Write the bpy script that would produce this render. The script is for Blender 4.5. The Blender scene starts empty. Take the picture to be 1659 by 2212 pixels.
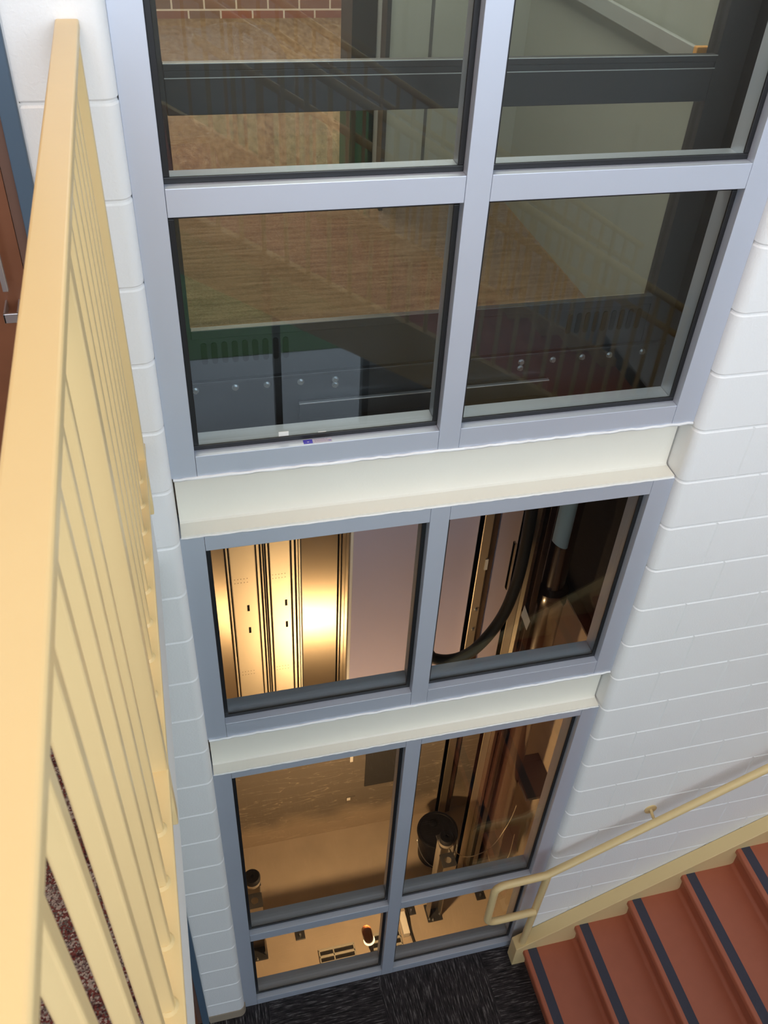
import bpy, bmesh, math, random
from mathutils import Vector, Matrix
random.seed(7)
SC = bpy.context.scene
COL = SC.collection

# ------------------------------------------------------------------ camera
cam_d = bpy.data.cameras.new('camera'); CAM = bpy.data.objects.new('camera', cam_d); COL.objects.link(CAM)
R = [(0.970445087, -0.236750086, 0.046751785), (-0.120593497, -0.643571403, -0.755826076), (0.209030008, 0.727849741, -0.653101228)]
CP = (0.376374, -1.995478, 5.261593)
mw = Matrix.Identity(4)
for i in range(3):
    mw[i][0] = R[0][i]; mw[i][1] = -R[1][i]; mw[i][2] = -R[2][i]; mw[i][3] = CP[i]
CAM.matrix_world = mw
cam_d.sensor_fit = 'VERTICAL'; cam_d.sensor_height = 36.0; cam_d.sensor_width = 27.0
cam_d.lens = 1935.38 / 2212 * 36.0
cam_d.clip_start = 0.02; cam_d.clip_end = 200
cam_d.dof.use_dof = True; cam_d.dof.focus_distance = 3.2; cam_d.dof.aperture_fstop = 16
SC.camera = CAM

# ------------------------------------------------------------------ world, lights, exposure
SC.view_settings.view_transform = 'Standard'; SC.view_settings.look = 'None'
SC.view_settings.gamma = 1.0; SC.view_settings.use_curve_mapping = False
SC.view_settings.exposure = 0.0
w = bpy.data.worlds.new('sky'); SC.world = w; w.use_nodes = True
w.node_tree.nodes['Background'].inputs[0].default_value = (0.74, 0.86, 1.0, 1)
w.node_tree.nodes['Background'].inputs[1].default_value = 3.0
SC.cycles.max_bounces = 10; SC.cycles.transparent_max_bounces = 24
SC.cycles.diffuse_bounces = 4; SC.cycles.glossy_bounces = 4
SC.cycles.sample_clamp_indirect = 4.0

def area(name, loc, target, sx, sy, energy, color):
    d = bpy.data.lights.new(name, 'AREA'); d.shape = 'RECTANGLE'; d.size = sx; d.size_y = sy
    d.energy = energy; d.color = color
    o = bpy.data.objects.new(name, d); COL.objects.link(o); o.location = loc
    o.rotation_euler = (Vector(target) - Vector(loc)).to_track_quat('-Z', 'Y').to_euler()
    return o
area('daylight_upper_window', (1.6, -4.35, 6.3), (1.6, 0, 3.6), 5.4, 2.8, 128, (0.80, 0.89, 1.0))
area('landing_ceiling_light', (-0.35, -1.5, 7.85), (-0.35, -1.5, 0), 1.0, 2.4, 33, (1.0, 0.50, 0.17))
area('lower_fill_light', (-0.55, -2.2, 3.40), (-0.55, -2.2, 0), 1.0, 2.2, 5, (0.85, 0.92, 1.0))  # added fill for the lower level, not a known fixture
area('cab_ceiling_light', (1.15, 1.0, 5.85), (1.15, 1.0, 0), 0.9, 0.7, 30, (1.0, 0.95, 0.80))
area('lobby_ceiling_light', (1.0, 3.4, 6.3), (1.0, 3.4, 0), 1.8, 1.4, 135, (1.0, 0.88, 0.72))

# ------------------------------------------------------------------ materials
def mat(name, color, rough=0.5, metal=0.0, spec=0.5, var=0.0, vscale=8.0, bump=0.0, bscale=60.0, aniso=0.0, emit=None, est=1.0, coat=0.0):
    m = bpy.data.materials.new(name); m.use_nodes = True
    nt = m.node_tree; b = nt.nodes['Principled BSDF']
    b.inputs['Base Color'].default_value = (*color, 1); b.inputs['Roughness'].default_value = rough
    b.inputs['Metallic'].default_value = metal; b.inputs['Specular IOR Level'].default_value = spec
    b.inputs['Coat Weight'].default_value = coat
    g = nt.nodes.new('ShaderNodeNewGeometry')
    if var:
        n = nt.nodes.new('ShaderNodeTexNoise'); n.inputs['Scale'].default_value = vscale; n.inputs['Detail'].default_value = 5
        nt.links.new(g.outputs['Position'], n.inputs['Vector'])
        mx = nt.nodes.new('ShaderNodeMix'); mx.data_type = 'RGBA'
        mx.inputs['A'].default_value = (*[c * (1 - var) for c in color], 1)
        mx.inputs['B'].default_value = (*[min(1, c * (1 + var)) for c in color], 1)
        nt.links.new(n.outputs['Fac'], mx.inputs['Factor']); nt.links.new(mx.outputs['Result'], b.inputs['Base Color'])
    if bump:
        n2 = nt.nodes.new('ShaderNodeTexNoise'); n2.inputs['Scale'].default_value = bscale; n2.inputs['Detail'].default_value = 4
        nt.links.new(g.outputs['Position'], n2.inputs['Vector'])
        bp = nt.nodes.new('ShaderNodeBump'); bp.inputs['Strength'].default_value = bump; bp.inputs['Distance'].default_value = 0.004
        nt.links.new(n2.outputs['Fac'], bp.inputs['Height']); nt.links.new(bp.outputs['Normal'], b.inputs['Normal'])
    if aniso:
        b.inputs['Anisotropic'].default_value = aniso
        t = nt.nodes.new('ShaderNodeCombineXYZ'); t.inputs[0].default_value = 1.0
        nt.links.new(t.outputs[0], b.inputs['Tangent'])
    if emit:
        b.inputs['Emission Color'].default_value = (*emit, 1); b.inputs['Emission Strength'].default_value = est
    return m

def glass_mat(name, tint, f0=0.05, rough=0.0, bump=0.0, bscale=12.0, stretch=None, fmax=0.8):
    m = bpy.data.materials.new(name); m.use_nodes = True; nt = m.node_tree
    nt.nodes.remove(nt.nodes['Principled BSDF']); out = nt.nodes['Material Output']
    tr = nt.nodes.new('ShaderNodeBsdfTransparent'); tr.inputs[0].default_value = (*tint, 1)
    gl = nt.nodes.new('ShaderNodeBsdfAnisotropic'); gl.inputs['Roughness'].default_value = rough
    lw = nt.nodes.new('ShaderNodeLayerWeight'); lw.inputs['Blend'].default_value = 0.5
    p = nt.nodes.new('ShaderNodeMath'); p.operation = 'POWER'; p.inputs[1].default_value = 5
    mr = nt.nodes.new('ShaderNodeMapRange'); mr.inputs['To Min'].default_value = f0; mr.inputs['To Max'].default_value = fmax
    mx = nt.nodes.new('ShaderNodeMixShader')
    nt.links.new(lw.outputs['Facing'], p.inputs[0]); nt.links.new(p.outputs[0], mr.inputs['Value'])
    nt.links.new(mr.outputs[0], mx.inputs[0]); nt.links.new(tr.outputs[0], mx.inputs[1]); nt.links.new(gl.outputs[0], mx.inputs[2])
    if bump:
        g = nt.nodes.new('ShaderNodeNewGeometry'); mp = nt.nodes.new('ShaderNodeMapping')
        if stretch: mp.inputs['Scale'].default_value = stretch
        n = nt.nodes.new('ShaderNodeTexNoise'); n.inputs['Scale'].default_value = bscale; n.inputs['Detail'].default_value = 6
        nt.links.new(g.outputs['Position'], mp.inputs[0]); nt.links.new(mp.outputs[0], n.inputs['Vector'])
        b = nt.nodes.new('ShaderNodeBump'); b.inputs['Strength'].default_value = bump; b.inputs['Distance'].default_value = 0.12
        nt.links.new(n.outputs['Fac'], b.inputs['Height']); nt.links.new(b.outputs[0], gl.inputs['Normal'])
    nt.links.new(mx.outputs[0], out.inputs[0])
    return m

def math_n(nt, op, a, b=None):
    n = nt.nodes.new('ShaderNodeMath'); n.operation = op
    for i, v in enumerate((a, b)):
        if v is None: continue
        if isinstance(v, (int, float)): n.inputs[i].default_value = v
        else: nt.links.new(v, n.inputs[i])
    return n.outputs[0]

def carpet_tiles():
    m = bpy.data.materials.new('carpet_tile'); m.use_nodes = True; nt = m.node_tree; b = nt.nodes['Principled BSDF']
    b.inputs['Roughness'].default_value = 0.95; b.inputs['Specular IOR Level'].default_value = 0.1
    g = nt.nodes.new('ShaderNodeNewGeometry'); s = nt.nodes.new('ShaderNodeSeparateXYZ'); nt.links.new(g.outputs['Position'], s.inputs[0])
    fx = math_n(nt, 'FLOOR', math_n(nt, 'DIVIDE', math_n(nt, 'SUBTRACT', s.outputs[0], 1.077), 0.612))
    fy = math_n(nt, 'FLOOR', math_n(nt, 'DIVIDE', math_n(nt, 'ADD', s.outputs[1], 0.0), 0.612))
    par = math_n(nt, 'ABSOLUTE', math_n(nt, 'MODULO', math_n(nt, 'ADD', fx, fy), 2))
    def streak(sc):
        mp = nt.nodes.new('ShaderNodeMapping'); mp.inputs['Scale'].default_value = sc
        nt.links.new(g.outputs['Position'], mp.inputs[0])
        n = nt.nodes.new('ShaderNodeTexNoise'); n.inputs['Scale'].default_value = 1; n.inputs['Detail'].default_value = 3; n.inputs['Roughness'].default_value = 0.7
        nt.links.new(mp.outputs[0], n.inputs['Vector']); return n.outputs['Fac']
    mx = nt.nodes.new('ShaderNodeMix'); mx.data_type = 'FLOAT'
    nt.links.new(par, mx.inputs[0]); nt.links.new(streak((11, 135, 1)), mx.inputs[2]); nt.links.new(streak((135, 11, 1)), mx.inputs[3])
    cr = nt.nodes.new('ShaderNodeValToRGB'); e = cr.color_ramp.elements
    e[0].position = 0.38; e[0].color = (0.017, 0.015, 0.016, 1); e[1].position = 0.72; e[1].color = (0.27, 0.245, 0.24, 1)
    x = cr.color_ramp.elements.new(0.56); x.color = (0.052, 0.045, 0.046, 1)
    nt.links.new(mx.outputs[0], cr.inputs[0]); nt.links.new(cr.outputs[0], b.inputs['Base Color'])
    return m

def carpet_tuft(name, cols, bands):
    m = bpy.data.materials.new(name); m.use_nodes = True; nt = m.node_tree; b = nt.nodes['Principled BSDF']
    b.inputs['Roughness'].default_value = 0.95; b.inputs['Specular IOR Level'].default_value = 0.1
    g = nt.nodes.new('ShaderNodeNewGeometry')
    v = nt.nodes.new('ShaderNodeTexVoronoi'); v.inputs['Scale'].default_value = 330; nt.links.new(g.outputs['Position'], v.inputs['Vector'])
    mp = nt.nodes.new('ShaderNodeMapping'); mp.inputs['Scale'].default_value = bands; nt.links.new(g.outputs['Position'], mp.inputs[0])
    n = nt.nodes.new('ShaderNodeTexNoise'); n.inputs['Scale'].default_value = 1; n.inputs['Detail'].default_value = 2; nt.links.new(mp.outputs[0], n.inputs['Vector'])
    sp = nt.nodes.new('ShaderNodeSeparateColor'); nt.links.new(v.outputs['Color'], sp.inputs[0])
    f = math_n(nt, 'ADD', math_n(nt, 'MULTIPLY', n.outputs['Fac'], 0.72), math_n(nt, 'MULTIPLY', sp.outputs[0], 0.28))
    cr = nt.nodes.new('ShaderNodeValToRGB'); cr.color_ramp.interpolation = 'LINEAR'
    while len(cr.color_ramp.elements) < len(cols): cr.color_ramp.elements.new(0.5)
    for el, (p, c) in zip(cr.color_ramp.elements, cols): el.position = p; el.color = (*c, 1)
    nt.links.new(f, cr.inputs[0]); nt.links.new(cr.outputs[0], b.inputs['Base Color'])
    bp = nt.nodes.new('ShaderNodeBump'); bp.inputs['Strength'].default_value = 0.5; bp.inputs['Distance'].default_value = 0.003
    nt.links.new(v.outputs['Distance'], bp.inputs['Height']); nt.links.new(bp.outputs[0], b.inputs['Normal'])
    return m

def brick_mat():
    m = bpy.data.materials.new('brick'); m.use_nodes = True; nt = m.node_tree; b = nt.nodes['Principled BSDF']
    b.inputs['Roughness'].default_value = 0.85
    g = nt.nodes.new('ShaderNodeNewGeometry'); s = nt.nodes.new('ShaderNodeSeparateXYZ'); nt.links.new(g.outputs['Position'], s.inputs[0])
    c = nt.nodes.new('ShaderNodeCombineXYZ'); nt.links.new(s.outputs[0], c.inputs[0]); nt.links.new(s.outputs[2], c.inputs[1])
    t = nt.nodes.new('ShaderNodeTexBrick'); nt.links.new(c.outputs[0], t.inputs['Vector'])
    t.inputs['Scale'].default_value = 1; t.inputs['Brick Width'].default_value = 0.222; t.inputs['Row Height'].default_value = 0.074
    t.inputs['Mortar Size'].default_value = 0.006; t.inputs['Mortar Smooth'].default_value = 0.1
    t.inputs['Color1'].default_value = (0.23, 0.075, 0.05, 1); t.inputs['Color2'].default_value = (0.15, 0.10, 0.075, 1); t.inputs['Mortar'].default_value = (0.55, 0.46, 0.36, 1)
    nt.links.new(t.outputs['Color'], b.inputs['Base Color'])
    return m

def trowel_mat():
    # far pit wall: tan lower coat, darker skim above a wavering edge, pale trowel streaks
    m = bpy.data.materials.new('trowelled_pit_wall'); m.use_nodes = True; nt = m.node_tree; b = nt.nodes['Principled BSDF']
    g = nt.nodes.new('ShaderNodeNewGeometry'); s = nt.nodes.new('ShaderNodeSeparateXYZ'); nt.links.new(g.outputs['Position'], s.inputs[0])
    n = nt.nodes.new('ShaderNodeTexNoise'); n.inputs['Scale'].default_value = 4; n.inputs['Detail'].default_value = 6; nt.links.new(g.outputs['Position'], n.inputs['Vector'])
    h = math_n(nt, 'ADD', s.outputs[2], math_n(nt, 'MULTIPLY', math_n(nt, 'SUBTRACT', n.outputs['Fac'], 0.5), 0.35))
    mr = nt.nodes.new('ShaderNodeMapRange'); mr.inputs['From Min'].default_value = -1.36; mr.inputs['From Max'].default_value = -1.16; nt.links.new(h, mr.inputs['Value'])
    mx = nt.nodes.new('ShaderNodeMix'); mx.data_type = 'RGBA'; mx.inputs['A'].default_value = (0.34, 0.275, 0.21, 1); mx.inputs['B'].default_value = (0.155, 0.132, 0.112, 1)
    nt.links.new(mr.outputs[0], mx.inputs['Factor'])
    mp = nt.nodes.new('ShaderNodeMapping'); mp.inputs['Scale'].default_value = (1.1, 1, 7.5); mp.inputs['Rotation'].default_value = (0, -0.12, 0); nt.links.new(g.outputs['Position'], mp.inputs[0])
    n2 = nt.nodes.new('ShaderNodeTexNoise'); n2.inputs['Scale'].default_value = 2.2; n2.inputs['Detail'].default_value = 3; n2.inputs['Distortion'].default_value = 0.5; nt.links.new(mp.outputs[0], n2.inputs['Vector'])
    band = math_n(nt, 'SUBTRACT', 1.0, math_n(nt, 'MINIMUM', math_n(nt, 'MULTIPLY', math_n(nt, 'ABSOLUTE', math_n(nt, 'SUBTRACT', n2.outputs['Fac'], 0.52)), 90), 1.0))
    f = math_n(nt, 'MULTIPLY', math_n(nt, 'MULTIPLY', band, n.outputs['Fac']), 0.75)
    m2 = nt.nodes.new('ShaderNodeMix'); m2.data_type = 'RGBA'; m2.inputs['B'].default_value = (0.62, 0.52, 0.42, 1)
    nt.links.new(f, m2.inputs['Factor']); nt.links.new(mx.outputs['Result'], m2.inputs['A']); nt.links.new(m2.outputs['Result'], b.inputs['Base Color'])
    b.inputs['Roughness'].default_value = 0.6
    bp = nt.nodes.new('ShaderNodeBump'); bp.inputs['Strength'].default_value = 0.3; bp.inputs['Distance'].default_value = 0.004
    nt.links.new(n2.outputs['Fac'], bp.inputs['Height']); nt.links.new(bp.outputs[0], b.inputs['Normal'])
    return m

M = dict(
    paint=mat('white_block_paint', (0.83, 0.825, 0.81), 0.42, bump=0.25, bscale=140),
    cream=mat('cream_steel_paint', (0.84, 0.80, 0.70), 0.38, bump=0.12, bscale=90, var=0.02),
    plain=mat('plain_white_paint', (0.80, 0.80, 0.79), 0.6, var=0.02),
    alu=mat('satin_aluminium', (0.585, 0.625, 0.715), 0.45, metal=0.5, var=0.03, vscale=5),
    rubber=mat('black_gasket_rubber', (0.008, 0.008, 0.009), 0.45),
    yellow=mat('pale_yellow_enamel', (0.745, 0.560, 0.275), 0.34, var=0.015, vscale=20, bump=0.04, bscale=40),
    terracotta=mat('terracotta_rubber', (0.40, 0.115, 0.06), 0.46, var=0.07, vscale=14, bump=0.06, bscale=200),
    navy=mat('dark_grit_strip', (0.045, 0.047, 0.072), 0.75, bump=0.3, bscale=500, var=0.1, vscale=200),
    cove=mat('taupe_vinyl_base', (0.36, 0.29, 0.21), 0.45),
    doorframe=mat('blue_grey_door_frame', (0.075, 0.12, 0.175), 0.45),
    wood=mat('brown_door_veneer', (0.20, 0.075, 0.035), 0.42, var=0.35, vscale=6),
    stop=mat('brown_stop', (0.16, 0.085, 0.06), 0.5),
    rod=mat('brushed_rod', (0.62, 0.62, 0.64), 0.32, metal=0.9),
    concrete=mat('pit_concrete', (0.42, 0.345, 0.27), 0.75, var=0.16, vscale=5, bump=0.15, bscale=18),
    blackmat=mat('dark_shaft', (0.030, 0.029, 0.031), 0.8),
    gyp=mat('violet_grey_board', (0.52, 0.47, 0.62), 0.75, var=0.03, vscale=3),
    galv=mat('brushed_galvanised', (0.60, 0.52, 0.42), 0.36, metal=1.0, aniso=0.9),
    galvm=mat('matt_galvanised', (0.66, 0.60, 0.50), 0.40, metal=0.95, aniso=0.3),
    steel=mat('dark_steel', (0.045, 0.045, 0.05), 0.4, metal=0.4),
    bronze=mat('dark_bronze_frame', (0.030, 0.031, 0.035), 0.4),
    browniron=mat('brown_primer_steel', (0.050, 0.022, 0.016), 0.24, spec=0.9, coat=0.6),
    rubberpad=mat('black_rubber_pad', (0.006, 0.006, 0.008), 0.7, spec=0.15),
    zinc=mat('zinc_bolt', (0.50, 0.53, 0.56), 0.35, metal=1.0),
    angle=mat('dull_steel_angle', (0.30, 0.27, 0.24), 0.42, metal=0.7),
    bucket=mat('black_bucket_plastic', (0.007, 0.007, 0.010), 0.5, spec=0.3),
    cabwall=mat('pale_grey_laminate', (0.36, 0.37, 0.33), 0.4),
    cabjoint=mat('grey_joint', (0.10, 0.10, 0.10), 0.5),
    railgrey=mat('light_grey_bar', (0.50, 0.52, 0.52), 0.35, metal=0.5),
    orange=mat('orange_tip', (0.75, 0.36, 0.10), 0.4),
    amber=mat('amber_glass_jar', (0.34, 0.11, 0.045), 0.18, coat=1.0),
    bulb=mat('lit_lamp_ring', (1, 0.85, 0.6), 0.4, emit=(1.0, 0.72, 0.42), est=3.0),
    conduit=mat('grey_conduit', (0.28, 0.29, 0.33), 0.35, metal=0.6),
    grate=mat('grey_grate', (0.42, 0.40, 0.35), 0.5, metal=0.3),
    hole=mat('dark_void', (0.012, 0.010, 0.010), 0.9),
    paper=mat('white_paper_tag', (0.78, 0.76, 0.72), 0.6),
    pvc=mat('pale_pipe', (0.40, 0.44, 0.44), 0.4),
    hose=mat('black_hose', (0.012, 0.011, 0.010), 0.5),
    wire=mat('thin_wire', (0.45, 0.40, 0.33), 0.4, metal=0.6),
    purple=mat('blue_violet_print', (0.055, 0.04, 0.42), 0.4),
    lav=mat('faded_lavender_print', (0.50, 0.44, 0.50), 0.5),
    ink=mat('grey_ink', (0.22, 0.18, 0.30), 0.6),
    carpet=carpet_tiles(),
    tuft=carpet_tuft('tufted_landing_carpet', [(0.30, (0.035, 0.014, 0.014)), (0.42, (0.12, 0.030, 0.024)), (0.50, (0.065, 0.050, 0.045)), (0.60, (0.30, 0.24, 0.20)), (0.70, (0.07, 0.03, 0.03))], (3, 38, 1)),
    cabcarpet=carpet_tuft('brown_cab_carpet', [(0.25, (0.11, 0.068, 0.042)), (0.5, (0.20, 0.130, 0.082)), (0.75, (0.29, 0.20, 0.135))], (5, 60, 1)),
    lobbycarpet=carpet_tuft('brown_lobby_carpet', [(0.25, (0.10, 0.06, 0.035)), (0.5, (0.19, 0.12, 0.07)), (0.75, (0.27, 0.19, 0.12))], (40, 12, 1)),
    brick=brick_mat(), trowel=trowel_mat(),
    pave=mat('concrete_paving', (0.52, 0.54, 0.56), 0.85, var=0.08, vscale=2),
    grass=mat('lawn_green', (0.06, 0.15, 0.035), 0.9, var=0.35, vscale=25),
    glass=glass_mat('window_glass', (0.86, 0.885, 0.875), 0.045),
    cabglass=glass_mat('cab_glass', (0.90, 0.91, 0.90), 0.03),
    film=glass_mat('clear_plastic_film', (0.93, 0.91, 0.89), 0.07, rough=0.10, bump=1.0, bscale=16.0, stretch=(1, 3.5, 1), fmax=0.55),
)

# ------------------------------------------------------------------ mesh builder
class MB:
    def __init__(s): s.v = []; s.f = []; s.mi = []
    def add(s, vs, fs, mi=0):
        o = len(s.v); s.v += [tuple(p) for p in vs]
        for f in fs: s.f.append([o + i for i in f]); s.mi.append(mi)
        return s
    def box(s, x0, x1, y0, y1, z0, z1, mi=0):
        if x0 > x1: x0, x1 = x1, x0
        if y0 > y1: y0, y1 = y1, y0
        if z0 > z1: z0, z1 = z1, z0
        return s.add([(x0, y0, z0), (x1, y0, z0), (x1, y1, z0), (x0, y1, z0), (x0, y0, z1), (x1, y0, z1), (x1, y1, z1), (x0, y1, z1)],
                     [(0, 3, 2, 1), (4, 5, 6, 7), (0, 1, 5, 4), (1, 2, 6, 5), (2, 3, 7, 6), (3, 0, 4, 7)], mi)
    def prism(s, prof, axis, a0, a1, mi=0):
        # prof: list of 2D points; axis 'x': (y,z), 'y': (x,z), 'z': (x,y)
        def P(p, a):
            return {'x': (a, p[0], p[1]), 'y': (p[0], a, p[1]), 'z': (p[0], p[1], a)}[axis]
        n = len(prof); vs = [P(p, a0) for p in prof] + [P(p, a1) for p in prof]
        fs = [(i, (i + 1) % n, n + (i + 1) % n, n + i) for i in range(n)] + [tuple(range(n))[::-1], tuple(range(n, 2 * n))]
        return s.add(vs, fs, mi)
    def cyl(s, p0, p1, r0, r1=None, n=24, mi=0, caps=True):
        r1 = r0 if r1 is None else r1
        p0, p1 = Vector(p0), Vector(p1); d = (p1 - p0).normalized()
        a = d.orthogonal().normalized(); b = d.cross(a)
        vs = [p0 + (a * math.cos(2 * math.pi * i / n) + b * math.sin(2 * math.pi * i / n)) * r0 for i in range(n)]
        vs += [p1 + (a * math.cos(2 * math.pi * i / n) + b * math.sin(2 * math.pi * i / n)) * r1 for i in range(n)]
        fs = [(i, (i + 1) % n, n + (i + 1) % n, n + i) for i in range(n)]
        if caps: fs += [tuple(range(n))[::-1], tuple(range(n, 2 * n))]
        return s.add(vs, fs, mi)
    def lathe(s, c, prof, n=32, mi=0, axis=(0, 0, 1)):
        # prof: (radius, height) along axis from c
        d = Vector(axis).normalized(); a = d.orthogonal().normalized(); b = d.cross(a); c = Vector(c)
        vs = []
        for r, h in prof:
            for i in range(n):
                t = 2 * math.pi * i / n; vs.append(c + d * h + (a * math.cos(t) + b * math.sin(t)) * max(r, 1e-4))
        fs = []
        for k in range(len(prof) - 1):
            for i in range(n):
                j = (i + 1) % n; fs.append((k * n + i, k * n + j, (k + 1) * n + j, (k + 1) * n + i))
        fs += [tuple(range(n))[::-1], tuple(range((len(prof) - 1) * n, len(prof) * n))]
        return s.add(vs, fs, mi)
    def tube(s, pts, r, n=16, mi=0, caps=True):
        pts = [Vector(p) for p in pts]; vs = []; up = None
        for k, p in enumerate(pts):
            d = (pts[min(k + 1, len(pts) - 1)] - pts[max(k - 1, 0)]).normalized()
            if up is None: up = d.orthogonal().normalized()
            up = (up - d * up.dot(d)).normalized(); b = d.cross(up)
            for i in range(n):
                t = 2 * math.pi * i / n; vs.append(p + (up * math.cos(t) + b * math.sin(t)) * r)
        fs = []
        for k in range(len(pts) - 1):
            for i in range(n):
                j = (i + 1) % n; fs.append((k * n + i, k * n + j, (k + 1) * n + j, (k + 1) * n + i))
        if caps: fs += [tuple(range(n))[::-1], tuple(range((len(pts) - 1) * n, len(pts) * n))]
        return s.add(vs, fs, mi)
    def build(s, name, mats, parent=None, bevel=0.0, smooth=None, seg=2):
        base = Vector((0, 0, 0)); p = parent
        while p is not None: base += p.location; p = p.parent
        me = bpy.data.meshes.new(name); me.from_pydata([tuple(Vector(v) - base) for v in s.v], [], s.f)
        for m in (mats if isinstance(mats, (list, tuple)) else [mats]): me.materials.append(m)
        for poly, k in zip(me.polygons, s.mi): poly.material_index = k
        bm = bmesh.new(); bm.from_mesh(me); bmesh.ops.recalc_face_normals(bm, faces=bm.faces); bm.to_mesh(me); bm.free()
        if smooth is not None:
            for poly in me.polygons: poly.use_smooth = True
            me.set_sharp_from_angle(angle=math.radians(smooth))
        o = bpy.data.objects.new(name, me); COL.objects.link(o); o.parent = parent
        if bevel:
            md = o.modifiers.new('bevel', 'BEVEL'); md.width = bevel; md.segments = seg; md.limit_method = 'ANGLE'; md.angle_limit = math.radians(40)
        return o

def arc(c, r, a0, a1, n=8, plane='xz', fixed=0.0):
    out = []
    for i in range(n + 1):
        t = math.radians(a0 + (a1 - a0) * i / n); u = c[0] + r * math.cos(t); v = c[1] + r * math.sin(t)
        out.append({'xz': (u, fixed, v), 'yz': (fixed, u, v), 'xy': (u, v, fixed)}[plane])
    return out

def thing(name, label, cat, loc, group=None):
    o = bpy.data.objects.new(name, None); COL.objects.link(o); o.location = loc; o.empty_display_size = 0.05
    o['label'] = label; o['category'] = cat; o['kind'] = 'thing'
    if group: o['group'] = group
    return o
def tag(o, label, cat, group=None):
    o['label'] = label; o['category'] = cat; o['kind'] = 'thing'
    if group: o['group'] = group
    return o
def struct(name, loc=None):
    o = bpy.data.objects.new(name, None); COL.objects.link(o); o.location = loc or (0, 0, 0); o['kind'] = 'structure'; return o
def st(o): o['kind'] = 'structure'; return o
def copy_part(o, parent, dv):
    c = o.copy(); COL.objects.link(c); c.parent = parent; c.location = Vector(o.location) + Vector(dv)
    for ch in list(o.children):
        k = ch.copy(); COL.objects.link(k); k.parent = c
    return c

# ------------------------------------------------------------------ key dimensions
XL, XR = 0.335, 1.939            # window opening
YF = -0.035                      # block wall face; window frame face is y = 0
CH = 0.2032; ZC = 0.0108         # block course height and offset
UP = 3.72                        # upper floor level

# ------------------------------------------------------------------ front wall of painted concrete block
def wall_front():
    b = MB(); jt = 0.005; rr = 0.030; rec = 0.003; bv = 0.0045
    ncourse = 40
    def face_block(x0, x1, z0, z1):
        # raised block face with chamfered edges standing on the joint plane
        y0 = YF + rec
        vs = [(x0, y0, z0), (x1, y0, z0), (x1, y0, z1), (x0, y0, z1), (x0 + bv, YF, z0 + bv), (x1 - bv, YF, z0 + bv), (x1 - bv, YF, z1 - bv), (x0 + bv, YF, z1 - bv)]
        b.add(vs, [(4, 5, 6, 7), (0, 1, 5, 4), (1, 2, 6, 5), (2, 3, 7, 6), (3, 0, 4, 7)])
    def bull(side, xe, xi, z0, z1):
        # bullnose end block: rounded vertical corner at the opening edge xe, running to xi
        sg = 1 if side == 'R' else -1
        def ring(off, z):
            pr = [(xe + sg * off, 0.14), (xe + sg * off, YF + rr)]
            for k in range(1, 9):
                t = math.pi / 2 * k / 8
                pr.append((xe + sg * (rr - (rr - off) * math.cos(t)), YF + rr - (rr - off) * math.sin(t)))
            pr.append((xi - sg * off, YF + off)); pr.append((xi, YF + rec))
            return [(p[0], p[1], z) for p in pr]
        rows = [ring(rec, z0), ring(0.0, z0 + bv), ring(0.0, z1 - bv), ring(rec, z1)]
        n = len(rows[0]); vs = sum(rows, [])
        fs = [(k * n + i, k * n + i + 1, (k + 1) * n + i + 1, (k + 1) * n + i) for k in range(3) for i in range(n - 1)]
        b.add(vs, fs)
    def core(side, xe, xi, z0, z1):
        sg = 1 if side == 'R' else -1
        r2 = rr - rec
        pr = [(xe + sg * rec, 0.15), (xe + sg * rec, YF + rr)]
        for k in range(1, 9):
            t = math.pi / 2 * k / 8; pr.append((xe + sg * (rr - r2 * math.cos(t)), YF + rr - r2 * math.sin(t)))
        pr += [(xi, YF + rec), (xi, 0.15)]
        b.prism(pr, 'z', z0, z1)
    for k in range(ncourse):
        z0, z1 = ZC + k * CH + jt / 2, ZC + (k + 1) * CH - jt / 2
        if k == 0: z0 = 0.0
        bull('L', XL, 0.146, z0, z1)
        joints = [2.141, 2.457, 2.863, 3.27, 3.676, 4.083, 4.49] if k % 2 else [2.236, 2.636, 3.042, 3.449, 3.855, 4.26]
        bull('R', XR, joints[0] - jt / 2, z0, z1)
        js = joints + [5.0]
        for a, c in zip(js[:-1], js[1:]): face_block(a + jt / 2, c - jt / 2, z0, z1)
    core('L', XL, 0.142, 0, 8.15); core('R', XR, 5.0, 0, 8.15)
    # over the window and around the doors
    b.box(XL, XR, YF + rec, 0.15, 6.05, 8.15)
    for z0, z1 in ((2.22, 3.60), (5.93, 8.15)): b.box(-1.6, 0.142, YF + rec, 0.15, z0, z1)
    b.box(-1.6, -0.92, YF + rec, 0.15, 0, 2.22); b.box(-1.6, -0.92, YF + rec, 0.15, UP, 5.93)
    st(b.build('wall_front', M['paint'], smooth=18))
wall_front()

# ------------------------------------------------------------------ rest of the stairwell shell
st(MB().box(-1.6, 5.0, -5.2, 0.02, -0.12, 0.0).build('floor', M['carpet']))
st(MB().box(-1.75, -1.6, -5.2, 0.15, 0, 8.15).build('wall_left', M['plain']))
st(MB().box(5.0, 5.15, -5.2, 0.15, 0, 8.15).build('wall_right', M['plain']))
b = MB(); Y0, Y1 = -4.75, -4.6
b.box(-1.6, -0.9, Y0, Y1, 0, 8.15); b.box(3.4, 5.0, Y0, Y1, 0, 8.15); b.box(-0.9, 3.4, Y0, Y1, 3.2, 4.3); b.box(-0.9, 3.4, Y0, Y1, 7.85, 8.15)
b.box(-0.9, 2.08, Y0, Y1, 0, 0.12); b.box(2.08, 3.4, Y0, Y1, 0, 3.2)
st(b.build('wall_back', M['plain']))
st(MB().box(-1.6, 5.0, -5.2, 0.15, 8.15, 8.3).build('ceiling', M['plain']))
w5 = struct('window_5', (1.25, -4.65, 0.12))
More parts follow.
